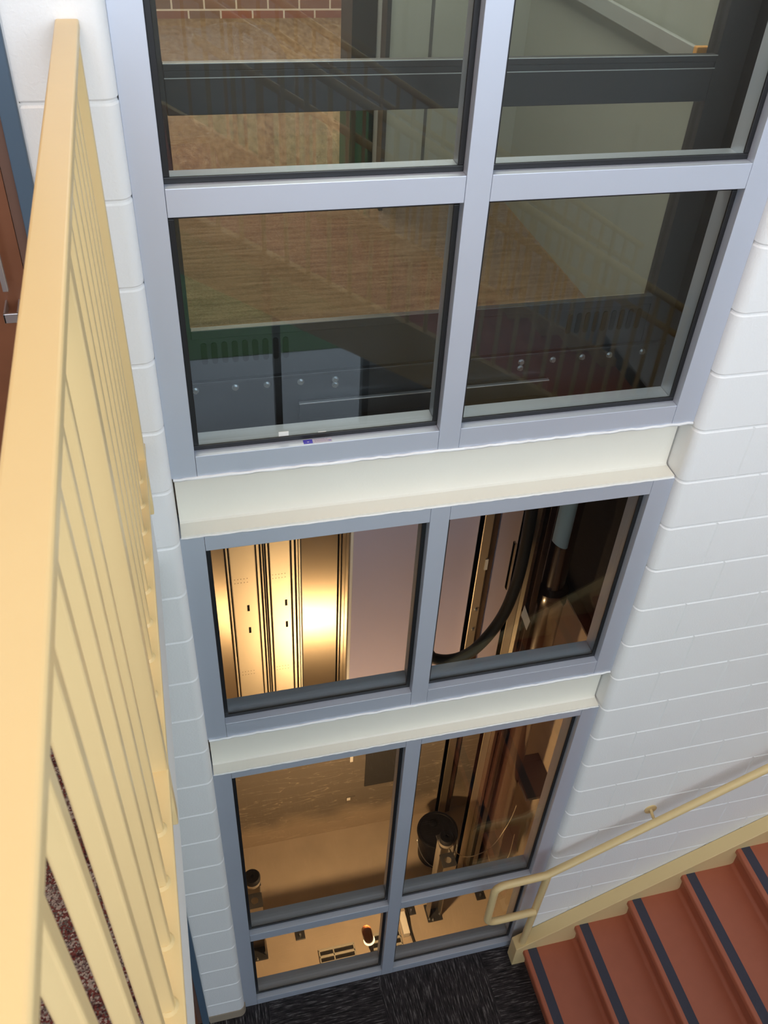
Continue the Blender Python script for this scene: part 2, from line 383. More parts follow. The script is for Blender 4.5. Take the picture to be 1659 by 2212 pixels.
for i, x in enumerate((-0.9, 0.17, 1.23, 2.02)): MB().box(x, x + 0.06, -4.72, -4.62, 0.12, 3.2).build('mullion', M['bronze'], w5)
MB().box(-0.9, 2.08, -4.72, -4.62, 0.30, 0.35).build('transom', M['bronze'], w5)
w4 = struct('window_4', (1.25, -4.65, 4.3))
for x in (-0.9, 0.52, 1.96, 3.34): MB().box(x, x + 0.06, -4.72, -4.62, 4.3, 7.85).build('mullion', M['alu'], w4)

# ground outside
st(MB().box(-14, 18, -6.75, -5.2, -0.2, -0.06).build('floor_walkway', M['pave']))
st(MB().box(-30, 34, -40, -6.75, -0.2, -0.05).build('floor_lawn', M['grass']))

# upper landing
st(MB().box(-1.6, 0.240, -4.6, YF, 3.44, UP).build('floor_landing', [M['tuft']]))
o = MB().box(0.235, 0.2685, -1.95, YF, 3.42, 3.722).build('trim_1', M['plain'], bevel=0.003); st(o)

# ------------------------------------------------------------------ windows
def rectpane(b, x0, x1, z0, z1): return b.box(x0, x1, 0.036, 0.043, z0, z1)
XA, XM0, XM1, XB = 0.4046, 1.1017, 1.1655, 1.8628
def window(name, zb, zt, bars, panes):
    w_ = struct(name, (1.137, 0, zb))
    D = 0.112
    MB().box(XL, XA, 0, D, zb, zt).build('jamb', M['alu'], w_, bevel=0.0012)
    MB().box(XB, XR, 0, D, zb, zt).build('jamb', M['alu'], w_, bevel=0.0012)
    MB().box(XM0, XM1, 0, D, zb, zt).build('mullion', M['alu'], w_, bevel=0.0012)
    for nm, z0, z1 in bars:
        for x0, x1 in ((XA, XM0), (XM1, XB)):
            MB().box(x0 + 0.0008, x1 - 0.0008, 0.0004, D, z0, z1).build(nm, M['alu'], w_, bevel=0.0012)
    for z0, z1 in panes:
        for x0, x1 in ((XA, XM0), (XM1, XB)):
            g = rectpane(MB(), x0 + 0.002, x1 - 0.002, z0 + 0.002, z1 - 0.002).build('glass_pane', M['glass'], w_)
            t = 0.015; k = MB()
            for a in ((x0, x1, z0, z0 + t), (x0, x1, z1 - t, z1), (x0, x0 + t, z0 + t, z1 - t), (x1 - t, x1, z0 + t, z1 - t)):
                k.box(a[0], a[1], 0.0285, 0.0352, a[2], a[3])
            k.build('gasket', M['rubber'], w_, bevel=0.002)
    return w_
W1 = window('window_1', 3.687, 6.05, [('sill', 3.687, 3.756), ('transom', 4.427, 4.492), ('head', 5.985, 6.05)], [(3.756, 4.427), (4.492, 5.985)])
W2 = window('window_2', 2.467, 3.464, [('sill', 2.467, 2.544), ('head', 3.403, 3.464)], [(2.544, 3.403)])
W3 = window('window_3', 0.0, 2.237, [('sill', 0.0, 0.0615), ('transom', 0.7675, 0.8352), ('head', 2.194, 2.237)], [(0.0615, 0.7675), (0.8352, 2.194)])

# printed sticker and flecks of tape on the upper window's sill
k = MB(); zt = 3.7563
k.box(0.706, 0.732, 0.006, 0.0235, zt, zt + 0.0006, 0); k.box(0.733, 0.787, 0.006, 0.0235, zt, zt + 0.0005, 1)
k.prism([(0.716, 0.0140), (0.7190, 0.0110), (0.7225, 0.0140), (0.7210, 0.0148), (0.7190, 0.0128), (0.7172, 0.0148)], 'z', zt + 0.0006, zt + 0.0009, 2)
for i in range(4):
    yy = 0.0205 - i * 0.0034; x = 0.738
    while x < 0.775:
        l = random.uniform(0.002, 0.006); k.box(x, x + l, yy, yy + 0.0009, zt + 0.0005, zt + 0.0007, 3); x += l + 0.0016
k.box(0.778, 0.785, 0.010, 0.0125, zt + 0.0005, zt + 0.0007, 0)
k.build('sticker', [M['purple'], M['lav'], M['paper'], M['ink']], W1)
for x0, x1, z0, z1 in ((0.752, 0.775, 3.756, 3.772), (0.640, 0.668, 3.765, 3.785)):
    MB().box(x0, x1, 0.0340, 0.0356, z0, z1).build('tape_scrap', M['paper'], W1)

# painted steel beams between the windows
def beam(z0, z1, web, label):
    t = thing('steel_beam', label, 'beam', (1.137, 0.05, z0))
    k = MB(); tf = 0.011
    k.prism([(0.001, z0), (0.001, z0 + tf * 0.8), (web - 0.008, z0 + tf), (web - 0.002, z0 + tf + 0.004), (web, z0 + tf + 0.012), (web, z1 - tf - 0.012), (web - 0.006, z1 - tf), (0.003, z1 - tf * 0.8), (0.003, z1), (0.13, z1), (0.13, z0)], 'x', XL + 0.005, XR - 0.005)
    k.build('channel', M['cream'], t, smooth=30)
    k = MB(); n = 90
    pts = []
    for i in range(n + 1):
        x = XL + 0.004 + (XR - XL - 0.008) * i / n
        pts.append((x, -0.0015 + random.uniform(-0.0012, 0.0008), z1 - 0.002 + random.uniform(-0.0016, 0.0012)))
    k.tube(pts, 0.005, 6); k.build('caulk_bead', M['paint'], t, smooth=60)
    k = MB(); pts = []
    for i in range(n + 1):
        x = XL + 0.004 + (XR - XL - 0.008) * i / n
        pts.append((x, 0.0005 + random.uniform(-0.0008, 0.0006), z0 - 0.0005 + random.uniform(-0.001, 0.001)))
    k.tube(pts, 0.003, 6); k.build('caulk_bead', M['paint'], t, smooth=60)
beam(3.464, 3.687, 0.062, 'upper cream painted steel beam, just under the tall upper window')
beam(2.237, 2.467, 0.046, 'lower cream painted steel beam, between the middle and bottom windows')

# ------------------------------------------------------------------ doors in the front wall, left
def door(name, z0, dark):
    d = struct(name, (-0.4, 0, z0))
    k = MB(); zt = z0 + 2.18
    k.box(0.107, 0.142, YF - 0.012, 0.12, z0, zt); k.box(-0.92, -0.865, YF - 0.012, 0.12, z0, zt); k.box(-0.865, 0.107, YF - 0.012, 0.12, zt - 0.055, zt)
    k.build('door_frame', M['doorframe'], d, bevel=0.003)
    MB().box(0.084, 0.107, YF + 0.006, 0.10, z0, zt - 0.055).build('door_stop', M['stop'], d)
    MB().box(-0.865, 0.083, YF + 0.004, YF + 0.048, z0 + 0.008, zt - 0.06).build('door_leaf', M['wood'], d)
    if not dark:
        MB().box(0.040, 0.052, -0.092, -0.080, z0 + 0.6, z0 + 2.0).build('vertical_rod', M['rod'], d, bevel=0.002)
        k = MB(); zc = 4.258
        k.box(0.030, 0.062, -0.100, -0.094, zc - 0.008, zc + 0.014); k.box(0.030, 0.034, -0.100, YF + 0.004, zc - 0.008, zc + 0.014); k.box(0.058, 0.062, -0.100, YF + 0.004, zc - 0.008, zc + 0.014)
        k.build('rod_guide', M['rod'], d, bevel=0.001)
    return d
door('door_1', UP, False); door('door_2', 0.0, True)

# cove base round the foot of the left pier
pr = [(0.145, YF - 0.006), (0.305, YF - 0.006)]
for i in range(1, 9):
    t = math.pi / 2 * i / 8; pr.append((0.305 + 0.036 * math.sin(t), YF + 0.030 - 0.036 * math.cos(t)))
pr += [(0.341, -0.001), (0.336, -0.001), (0.335, YF + 0.03), (0.305, YF + 0.001), (0.145, YF + 0.001)]
st(MB().prism(pr, 'z', 0.0, 0.075).build('baseboard_left', M['cove'], smooth=40))

# ------------------------------------------------------------------ guard railing of the landing
def guard():
    t = thing('guard_railing', 'pale yellow steel guard railing along the upper landing edge, in the left foreground', 'railing', (0.260, -0.95, UP))
    MB().box(0.2400, 0.2830, -1.96, YF, 4.816, 4.836).build('top_rail', M['yellow'], t, bevel=0.004, seg=3)
    zr = 3.846
    MB().box(0.2350, 0.2815, -1.95, YF, zr - 0.016, zr).build('bottom_rail', M['yellow'], t, bevel=0.003)
    first = None; hw = 0.0102
    for k in range(20):
        y = -0.096 - 0.0955 * k
        if k % 10 == 0:
            if k == 10: y += 0.030
            MB().box(0.2460, 0.2805, y - 0.012, y + 0.022, 3.660, 4.816).build('post', M['yellow'], t, bevel=0.003)
        elif first is None:
            first = MB().box(0.2565 - hw, 0.2565 + hw, y - hw, y + hw, zr, 4.816).build('baluster', M['yellow'], t, bevel=0.0035, seg=3); y0 = y
            kk = MB(); kk.lathe((0.2570, y, zr - 0.001), [(0.0165, 0), (0.015, 0.003), (0.012, 0.008)], 16); kk.build('weld', M['yellow'], first, smooth=50)
        else: copy_part(first, t, (0, y - y0, 0))
guard()

# ------------------------------------------------------------------ stairs
RUN, RISE, NX, NZ, SY = 0.2783, 0.1690, 1.887, 0.169, -0.110
def tread_profile(k, last):
    # closed profile in (x, z): riser below the nosing, rounded nose, tread, cove up the next riser
    x, z = NX + RUN * k, NZ + RISE * k
    p = [(x + 0.030, z - RISE + 0.004), (x + 0.022, z - 0.060), (x + 0.006, z - 0.040), (x, z - 0.034), (x - 0.001, z - 0.010)]
    for i in range(1, 5):
        a = math.pi - math.pi / 2 * i / 4; p.append((x + 0.009 + 0.010 * math.cos(a), z - 0.010 + 0.010 * math.sin(a)))
    if last: p += [(x + 1.15, z), (x + 1.15, z - 0.12)]
    else:
        xr = x + RUN + 0.030
        p += [(xr - 0.022, z)]
        for i in range(1, 6):
            a = math.pi / 2 * i / 5; p.append((xr - 0.022 + 0.022 * math.sin(a), z + 0.022 - 0.022 * math.cos(a)))
        p += [(xr + 0.004, z + 0.022), (xr + 0.004, z - 0.04)]
    return p
def flight_one():
    t = thing('staircase', 'terracotta rubber stair flight with dark grip strips rising along the white block wall', 'staircase', (NX, -0.95, 0))
    ya, yb = SY + 0.002, -1.72
    for k in range(8):
        last = k == 7; x, z = NX + RUN * k, NZ + RISE * k
        tr = MB().prism(tread_profile(k, last), 'y', ya, yb).build('tread', M['terracotta'], t, smooth=35)
        MB().box(x + 0.024, x + 0.076, ya - 0.001, yb + 0.02, z - 0.001, z + 0.0012).build('grip_strip', M['navy'], tr)
    # yellow channel stringers
    sl = RISE / RUN
    def stringer(y0, y1):
        xa = 1.840; xe = NX + RUN * 7 + 0.3
        za = 0.255 + sl * (xa - 1.945) ; top = lambda x: 0.2575 + sl * (x - 1.945)
        pr = [(xa, 0.0), (xa, top(xa)), (xe, top(xe)), (xe, top(xe) - 0.33), (xa + 0.42, 0.0)]
        MB().prism(pr, 'y', y0, y1).build('stringer', M['yellow'], t, bevel=0.003)
    stringer(YF - 0.001, SY); stringer(-1.72, -1.79)
    return t
flight_one()
# mid landing and the upper flight, seen mirrored in the panes
st(MB().box(NX + RUN * 7 + 0.42, 4.999, -4.6, YF - 0.001, 1.20, NZ + RISE * 7 - 0.125).build('floor_midlanding', M['plain']))
def flight_two():
    xm, zm = NX + RUN * 7, NZ + RISE * 7
    t = thing('staircase', 'upper stair flight with yellow railing mirrored in the tall window panes', 'staircase', (1.6, -2.7, 2.6))
    ya, yb = -2.02, -3.50
    for k in range(13):
        x1 = xm - RUN * k; z = zm + RISE * (k + 1)
        MB().box(x1 - RUN - 0.02, x1, ya, yb, z - 0.035, z).build('tread', M['terracotta'], t)
        MB().box(x1 - 0.012, x1 - 0.03, ya, yb, z - RISE, z - 0.035).build('riser', M['terracotta'], t)
    sl = RISE / RUN
    line = lambda x: zm + RISE + sl * (xm - x)
    for y0, y1 in ((-1.95, -2.02), (-3.50, -3.57)):
        xa, xb = 0.285, xm
        MB().prism([(xa, line(xa) + 0.06), (xb, line(xb) + 0.06), (xb, line(xb) - 0.26), (xa, line(xa) - 0.26)], 'y', y0, y1).build('stringer', M['yellow'], t)
    MB().prism([(0.285, line(0.285) - 0.22), (xm, line(xm) - 0.22), (xm, line(xm) - 0.24), (0.285, line(0.285) - 0.24)], 'y', ya, yb).build('soffit', M['yellow'], t)
    for y in (-1.985, -3.535):
        MB().tube([(0.62, y, line(0.62) + 1.0), (xm, y, line(xm) + 1.0)], 0.022, 12).build('guard_rail', M['yellow'], t, smooth=50)
        MB().tube([(0.62, y - 0.07, line(0.62) + 0.82), (xm, y - 0.07, line(xm) + 0.82)], 0.019, 12).build('side_rail', M['yellow'], t, smooth=50)
        f = None; x = 0.66
        while x < xm:
            if f is None:
                f = MB().box(x - 0.0095, x + 0.0095, y - 0.0095, y + 0.0095, line(x) + 0.05, line(x) + 1.0).build('baluster', M['yellow'], t); xf = x
            else: copy_part(f, t, (x - xf, 0, line(x) - line(xf)))
            x += 0.1045
flight_two()

# ------------------------------------------------------------------ wall handrail with returned end
def handrail():
    t = thing('handrail', 'pale yellow tube handrail with a returned loop end, on the white block wall', 'handrail', (1.875, -0.115, 0.2))
    y = -0.118; r = 0.0195; sl = 0.597
    x0, z0 = 1.868, 1.052
    pts = [(4.05, y, z0 + sl * (4.05 - x0)), (x0 + 0.02, y, z0 + sl * 0.02), (x0 - 0.004, y, z0 - 0.004)]
    c = 0.052
    pts += [(1.66, y, 1.040)]
    pts += arc((1.601 + c, 1.040 - c), c, 90, 180, 8, 'xz', y)
    zb = 0.658
    pts += arc((1.601 + c, zb + c), c, 180, 270, 8, 'xz', y)
    pts += [(1.70, y, zb), (1.870, y, zb + 0.006)]
    MB().tube(pts, r, 20).build('tube_rail', M['yellow'], t, smooth=50)
    MB().cyl((1.874, y, 1.045), (1.884, -0.080, 0.19), r * 0.98, n=20).build('post', M['yellow'], t, smooth=50)
    for x in (2.395, 3.35):
        z = z0 + sl * (x - x0)
        k = MB(); k.tube([(x, y, z - 0.015), (x, y + 0.012, z - 0.04), (x, y + 0.045, z - 0.045), (x, YF - 0.002, z - 0.030)], 0.008, 10)
        k.cyl((x, YF - 0.006, z - 0.030), (x, YF, z - 0.030), 0.032, n=24)
        k.build('bracket', M['yellow'], t, smooth=50)
handrail()

# ------------------------------------------------------------------ hoistway shell
PIT = -1.52; ZSH = 1.33; SXL, SXR, SYB = 0.35, 2.62, 1.76
st(MB().box(SXL - 0.15, SXR + 0.15, 0.15, 1.95, PIT - 0.15, PIT).build('floor_pit', M['concrete']))
st(MB().box(SXL - 0.15, SXR + 0.15, 0.02, 0.15, PIT, -0.12).build('wall_pit', M['concrete']))
st(MB().box(SXL - 0.15, SXL, 0.15, 1.95, PIT, 7.0).build('wall_shaft_left', M['concrete']))
st(MB().box(SXR, SXR + 0.15, 0.15, 1.95, PIT, ZSH).build('wall_shaft_right', M['concrete']))
st(MB().box(SXR, SXR + 0.15, 0.15, 1.95, ZSH, 7.0).build('wall_shaft_upper', M['blackmat']))  # right wall continued in black: shade above the lamp-lit part put into its colour
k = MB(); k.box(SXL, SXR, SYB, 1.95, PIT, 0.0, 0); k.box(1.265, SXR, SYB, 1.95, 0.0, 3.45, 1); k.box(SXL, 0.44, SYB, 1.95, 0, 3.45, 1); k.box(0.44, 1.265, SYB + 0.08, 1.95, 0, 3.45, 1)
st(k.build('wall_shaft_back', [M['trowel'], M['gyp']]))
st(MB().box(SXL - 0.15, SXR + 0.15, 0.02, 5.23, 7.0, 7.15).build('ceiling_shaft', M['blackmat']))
# lobby beyond the cab
st(MB().box(-1.2, 4.2, 1.80, 5.23, 3.45, UP).build('floor_lobby', M['lobbycarpet']))
st(MB().box(-1.2, 4.2, 5.08, 5.23, UP, 7.0).build('wall_lobby_back', M['brick']))
st(MB().box(-1.35, -1.2, 1.95, 5.23, UP, 7.0).build('wall_lobby_left', M['plain'])); st(MB().box(4.2, 4.35, 1.95, 5.23, UP, 7.0).build('wall_lobby_right', M['plain']))
k = MB(); k.box(-1.2, 0.40, 2.0, 2.16, UP, 7.0); k.box(1.36, 4.2, 2.0, 2.16, UP, 7.0); k.box(0.40, 1.36, 2.0, 2.16, 5.9, 7.0)
st(k.build('wall_lobby_front', M['plain']))
k = MB(); k.box(1.255, 1.36, 1.98, 2.20, UP, 5.9); k.box(0.36, 0.41, 1.98, 2.20, UP, 5.9)
st(k.build('trim_2', M['bronze']))

# ------------------------------------------------------------------ elevator cab
def cab():
    t = thing('elevator_cab', 'glass backed elevator cab with dark frame, behind the tall upper window', 'elevator', (1.15, 1.0, 3.66))
    yr = 0.29
    for x0, x1 in ((0.385, 0.436), (1.868, 1.955)): MB().box(x0, x1, yr, yr + 0.055, 3.72, 6.0).build('stile', M['bronze'], t)
    k = MB(); k.box(0.436, 1.868, yr, yr + 0.018, 4.555, 4.655); k.box(0.436, 1.868, yr - 0.004, yr + 0.018, 4.655, 4.672)
    mr_ = k.build('mid_rail', M['bronze'], t, bevel=0.002)
    for z in (4.640, 4.6715): MB().box(0.437, 1.867, yr - 0.0055, yr - 0.0035, z - 0.001, z + 0.001).build('edge_line', M['railgrey'], mr_)
    MB().box(0.436, 1.868, yr - 0.004, yr + 0.018, 3.950, 3.978).build('bottom_rail', M['bronze'], t, bevel=0.002)
    for z0, z1 in ((3.978, 4.555), (4.668, 5.98)):
        MB().box(0.436, 1.868, yr + 0.020, yr + 0.028, z0, z1).build('glass_panel', M['cabglass'], t)
    MB().box(0.385, 1.955, yr + 0.004, yr + 0.04, 3.72, 3.950).build('base_panel', M['bronze'], t)
    f = None
    for g0 in (0.468, 1.600):
        for i in range(9):
            x = g0 + 0.0295 * i
            if f is None:
                pr = [(x + 0.0085 * math.cos(a), 3.925 + 0.0085 * math.sin(a)) for a in [math.pi * j / 8 for j in range(9)]]
                pr += [(x + 0.0085 * math.cos(a), 3.872 + 0.0085 * math.sin(a)) for a in [math.pi + math.pi * j / 8 for j in range(9)]]
                f = MB().prism(pr, 'y', yr + 0.002, yr + 0.0045).build('vent_slot', M['hole'], t); xf = x
            else: copy_part(f, t, (x - xf, 0, 0))
    k = MB(); k.box(0.385, 1.955, yr - 0.012, yr + 0.06, 3.800, 3.812); k.box(0.385, 1.955, yr - 0.004, yr + 0.06, 3.560, 3.800)
    k.build('platform_channel', M['steel'], t, bevel=0.002)
    f = None
    for x, z in [(0.432, 3.783), (0.549, 3.782), (0.643, 3.782), (0.745, 3.781), (0.851, 3.779), (1.454, 3.780), (1.562, 3.778), (1.664, 3.778), (1.760, 3.777), (1.878, 3.778), (0.851, 3.760), (1.454, 3.758)]:
        if f is None:
            k = MB(); k.cyl((x, yr - 0.0045, z), (x, yr - 0.006, z), 0.0105, n=16); k.cyl((x, yr - 0.006, z), (x, yr - 0.013, z), 0.0075, n=6)
            f = k.build('bolt', M['zinc'], t); xf, zf = x, z
        else: copy_part(f, t, (x - xf, 0, z - zf))
    br = MB().box(0.735, 1.55, yr - 0.030, yr - 0.004, 3.662, 3.718).build('bracket_angle', M['steel'], t, bevel=0.002)
    MB().box(0.735, 1.55, yr - 0.034, yr - 0.022, 3.717, 3.7215).build('bright_edge', M['rod'], br, bevel=0.001)
    MB().box(0.43, 1.91, yr + 0.05, 1.74, 3.690, 3.718).build('cab_floor', M['cabcarpet'], t)
    MB().box(1.902, 1.93, yr + 0.055, 1.74, 3.718, 6.0).build('side_panel', M['cabwall'], t)
    MB().box(0.40, 0.428, yr + 0.055, 1.74, 3.718, 6.0).build('side_panel', M['bronze'], t)
    MB().box(0.40, 1.93, yr, 1.74, 5.95, 6.0).build('cab_roof', M['cabwall'], t)
    k = MB(); k.box(1.335, 1.902, 1.69, 1.73, 3.718, 5.95)
    fr = k.build('front_panel', M['cabwall'], t)
    k = MB()
    for x in (1.50, 1.715): k.box(x, x + 0.012, 1.686, 1.691, 3.718, 5.95)
    k.build('panel_joint', M['cabjoint'], fr)
    MB().box(1.318, 1.335, 1.66, 1.74, 3.718, 5.95).build('door_edge', M['bronze'], t)
    k = MB(); k.box(1.862, 1.876, 0.40, 1.62, 4.615, 4.665); k.build('grab_bar', M['railgrey'], t, bevel=0.003)
    MB().box(1.860, 1.900, 0.380, 0.40, 4.612, 4.668).build('rail_end', M['orange'], t, bevel=0.003)
    for y in (0.6, 1.35): MB().cyl((1.872, y, 4.64), (1.904, y, 4.64), 0.01, n=12).build('rail_standoff', M['railgrey'], t)
cab()
def film(name, x0, x1, y0, y1, z, label, wavy):
    n = 40; vs = []; fs = []
    for i in range(n + 1):
        for j in range(n + 1):
            u, v = i / n, j / n
            yy = y0 + (y1 - y0) * v
            if wavy: yy -= 0.0 if v < 1 else 0.10 * math.sin(u * 5 + 1) * u
            zz = z + 0.002 + 0.0018 * math.sin(u * 31 + 3 * math.sin(v * 9)) * math.sin(v * 23 + 2 * u) + 0.001 * random.random()
            if wavy and v > 0.97: zz += 0.02 * abs(math.sin(u * 7))
            vs.append((x0 + (x1 - x0) * u, yy, zz))
    m = n + 1
    for i in range(n):
        for j in range(n): fs.append((i * m + j, (i + 1) * m + j, (i + 1) * m + j + 1, i * m + j + 1))
    tag(MB().add(vs, fs).build(name, M['film'], smooth=180), label, 'plastic sheet')
film('plastic_sheet', 0.44, 1.89, 0.36, 1.72, UP + 0.001, 'clear wrinkled plastic film covering the brown elevator cab floor', False)
film('plastic_sheet', 0.44, 1.30, 2.2, 4.80, UP + 0.001, 'clear plastic film with a curled edge on the lobby carpet below the brick wall', True)

# ------------------------------------------------------------------ hoistway entrance doors seen from behind
def hdoor():
    t = thing('hoistway_door', 'shiny galvanised elevator doors seen from behind through the middle left pane', 'door', (0.85, SYB, 0.0))
    y = SYB
    def panel(nm, x0, x1, d, m, z0=0.02, z1=2.6, bev=0.002): return MB().box(x0, x1, y - d, y + 0.02, z0, z1).build(nm, M[m], t, bevel=bev)
    panel('sheet', 0.441, 0.530, 0.010, 'galv'); panel('sheet', 0.968, 1.185, 0.010, 'galv')
    p1 = panel('door_panel', 0.552, 0.700, 0.045, 'galvm', bev=0.005); p2 = panel('door_panel', 0.778, 0.900, 0.045, 'galvm', bev=0.005)
    for x0, x1, d in ((0.534, 0.546, 0.03), (0.706, 0.724, 0.035), (0.730, 0.740, 0.05), (0.746, 0.752, 0.045), (0.758, 0.772, 0.05), (0.906, 0.924, 0.04), (0.930, 0.944, 0.05), (0.948, 0.960, 0.03)):
        panel('rib', x0, x1, d, 'galvm', bev=0.003)
    for x0, x1 in ((0.440, 0.968),): MB().box(x0, x1, y - 0.003, y + 0.015, 0.02, 2.6).build('backing', M['steel'], t)
    for x0, x1, d in ((1.188, 1.200, 0.04), (1.202, 1.222, 0.06), (1.224, 1.244, 0.05)): panel('jamb', x0, x1, d, 'galv', bev=0.003)
    panel('jamb_edge', 1.246, 1.264, 0.075, 'paper', bev=0.004)
    f = None
    for p, xs in ((p1, ((0.640, 1.302), (0.640, 1.107), (0.600, 1.99))), (p2, ((0.866, 1.304), (0.866, 1.112)))):
        for x, z in xs:
            MB().box(x - 0.007, x + 0.007, y - 0.0458, y - 0.0445, z - 0.026, z + 0.026).build('slot_hole', M['hole'], p, bevel=0.0003)
        rnd = random.Random(3)
        k = MB()
        x0 = 0.57 if p is p1 else 0.79
        for z in (1.52, 1.55, 0.72, 0.69, 0.42):
            for i in range(5): k.box(x0 + 0.018 * i, x0 + 0.018 * i + 0.006, y - 0.0456, y - 0.0445, z, z + 0.003)
        k.build('rivet_row', M['hole'], p)
    MB().box(0.44, 1.265, y - 0.09, y + 0.015, -0.06, 0.018).build('sill', M['angle'], t, bevel=0.003)
hdoor()

# ------------------------------------------------------------------ guide rail, jack and brackets at the right of the shaft
def steelwork():
    t = thing('guide_rail', 'brassy lit guide rail on the violet board wall in the middle right pane', 'guide rail', (2.10, SYB, -1.5))
    k = MB(); k.box(2.056, 2.116, SYB - 0.075, SYB - 0.001, PIT, 3.4); k.build('rail_face', M['galvm'], t, bevel=0.004)
    MB().box(2.110, 2.175, SYB - 0.03, SYB - 0.001, PIT, 3.4).build('flange', M['browniron'], t, bevel=0.003)
    for z in (1.02, 0.83):
        MB().cyl((2.093, SYB - 0.075, z), (2.093, SYB - 0.085, z), 0.010, n=12).build('bolt', M['zinc'], t)
    MB().box(2.100, 2.120, SYB - 0.082, SYB - 0.078, 1.38, 1.47).build('label_tag', M['paper'], t)
    t = thing('hydraulic_jack', 'dark brown hydraulic jack cylinder with a bright highlight, right side of the pit', 'hydraulic jack', (2.30, 1.2, PIT))
    MB().lathe((2.305, 1.2, PIT + 0.001), [(0.13, 0), (0.13, 0.02), (0.092, 0.03), (0.092, 2.02), (0.098, 2.03), (0.098, 2.08), (0.092, 2.09), (0.092, 3.1), (0.10, 3.11), (0.10, 3.2), (0.07, 3.22), (0.07, 5.0)], 40).build('cylinder', M['browniron'], t, smooth=40)
    k = MB(); k.box(2.055, 2.105, 1.17, 1.225, PIT, 3.4, 1); k.box(2.105, 2.125, 1.12, 1.28, PIT, 3.4); k.box(2.140, 2.155, 1.10, 1.30, PIT, 3.4); k.box(2.165, 2.200, 1.14, 1.26, PIT, 3.4)
    k.build('rail_stack', [M['browniron'], M['galvm']], t, bevel=0.002)
    MB().box(2.545, 2.619, 0.30, 1.70, ZSH - 0.006, ZSH + 0.012).build('wall_ledge', M['steel'], t, bevel=0.002)
    for z in (-0.25, 2.55):
        MB().prism([(2.13, z), (2.40, z - 0.02), (2.62, z - 0.02), (2.62, z - 0.16), (2.40, z - 0.16), (2.13, z - 0.10)], 'y', 1.30, 1.36).build('bracket', M['steel'], t, bevel=0.003)
        MB().box(2.40, 2.619, 1.02, 1.30, z - 0.05, z - 0.02).build('bracket', M['steel'], t, bevel=0.002)
    # traveling hose and the small pieces hung beside it
    pts = [(1.535, 1.0, 1.52), (1.560, 1.0, 1.47), (1.605, 1.0, 1.44), (1.66, 1.0, 1.425), (1.73, 1.0, 1.432), (1.80, 1.0, 1.475), (1.87, 1.0, 1.575), (1.93, 1.0, 1.71), (1.965, 1.0, 1.87), (1.985, 1.0, 2.1), (1.975, 1.0, 2.6), (1.94, 1.0, 3.2), (1.925, 1.0, 3.69)]
    tag(MB().tube(smoothpts(pts), 0.031, 14).build('travelling_cable', M['hose'], smooth=60), 'thick black cable looping down across the middle right pane', 'cable')
    k = MB(); cx, cy, n = 1.958, 0.65, 14; vs = []; fs = []
    for r_ in (0.042, 0.038):
        for zi in range(2):
            for i in range(n + 1):
                a = math.radians(-170 + 160 * i / n)
                zz = 3.3 if zi else 2.555 + 0.05 * (0.5 - 0.5 * math.cos(a * 0.9)) 
                vs.append((cx + r_ * math.cos(a), cy + r_ * math.sin(a), zz))
    m = n + 1
    for i in range(n):
        fs += [(i, i + 1, m + i + 1, m + i), (2 * m + i, 3 * m + i, 3 * m + i + 1, 2 * m + i + 1), (i, 2 * m + i, 2 * m + i + 1, i + 1), (m + i, m + i + 1, 3 * m + i + 1, 3 * m + i)]
    fs += [(0, m, 3 * m, 2 * m), (n, 2 * m + n, 3 * m + n, m + n)]
    k.add(vs, fs)
    t = thing('pipe_shield', 'pale grey curved pipe shield hanging at the top of the middle right pane', 'pipe', (1.96, 0.65, 2.55))
    k.build('shield', M['pvc'], t, smooth=50)
    MB().box(1.95, SXR, 0.63, 0.66, 3.24, 3.28).build('hanger', M['steel'], t)
    t = thing('notice_card', 'tilted pale card fixed to the dark steelwork in the middle right pane', 'card', (2.12, 1.09, 1.45))
    MB().prism([(2.106, 1.670), (2.098, 1.590), (2.150, 1.455), (2.160, 1.530)], 'y', 1.094, 1.098).build('card', M['paper'], t)
    MB().box(2.106, 2.126, 1.098, 1.12, 1.56, 1.60).build('clip', M['steel'], t)
    MB().box(2.030, 2.040, 1.20, 1.225, 1.70, 2.05).build('edge_strip', M['galvm'], t)
def smoothpts(p, n=6):
    p = [Vector(a) for a in p]; out = []
    for i in range(len(p) - 1):
        a, b_, c, d = p[max(i - 1, 0)], p[i], p[i + 1], p[min(i + 2, len(p) - 1)]
        for j in range(n):
            t = j / n
            out.append(0.5 * ((2 * b_) + (c - a) * t + (2 * a - 5 * b_ + 4 * c - d) * t * t + (3 * b_ - a - 3 * c + d) * t ** 3))
    out.append(p[-1]); return out
steelwork()

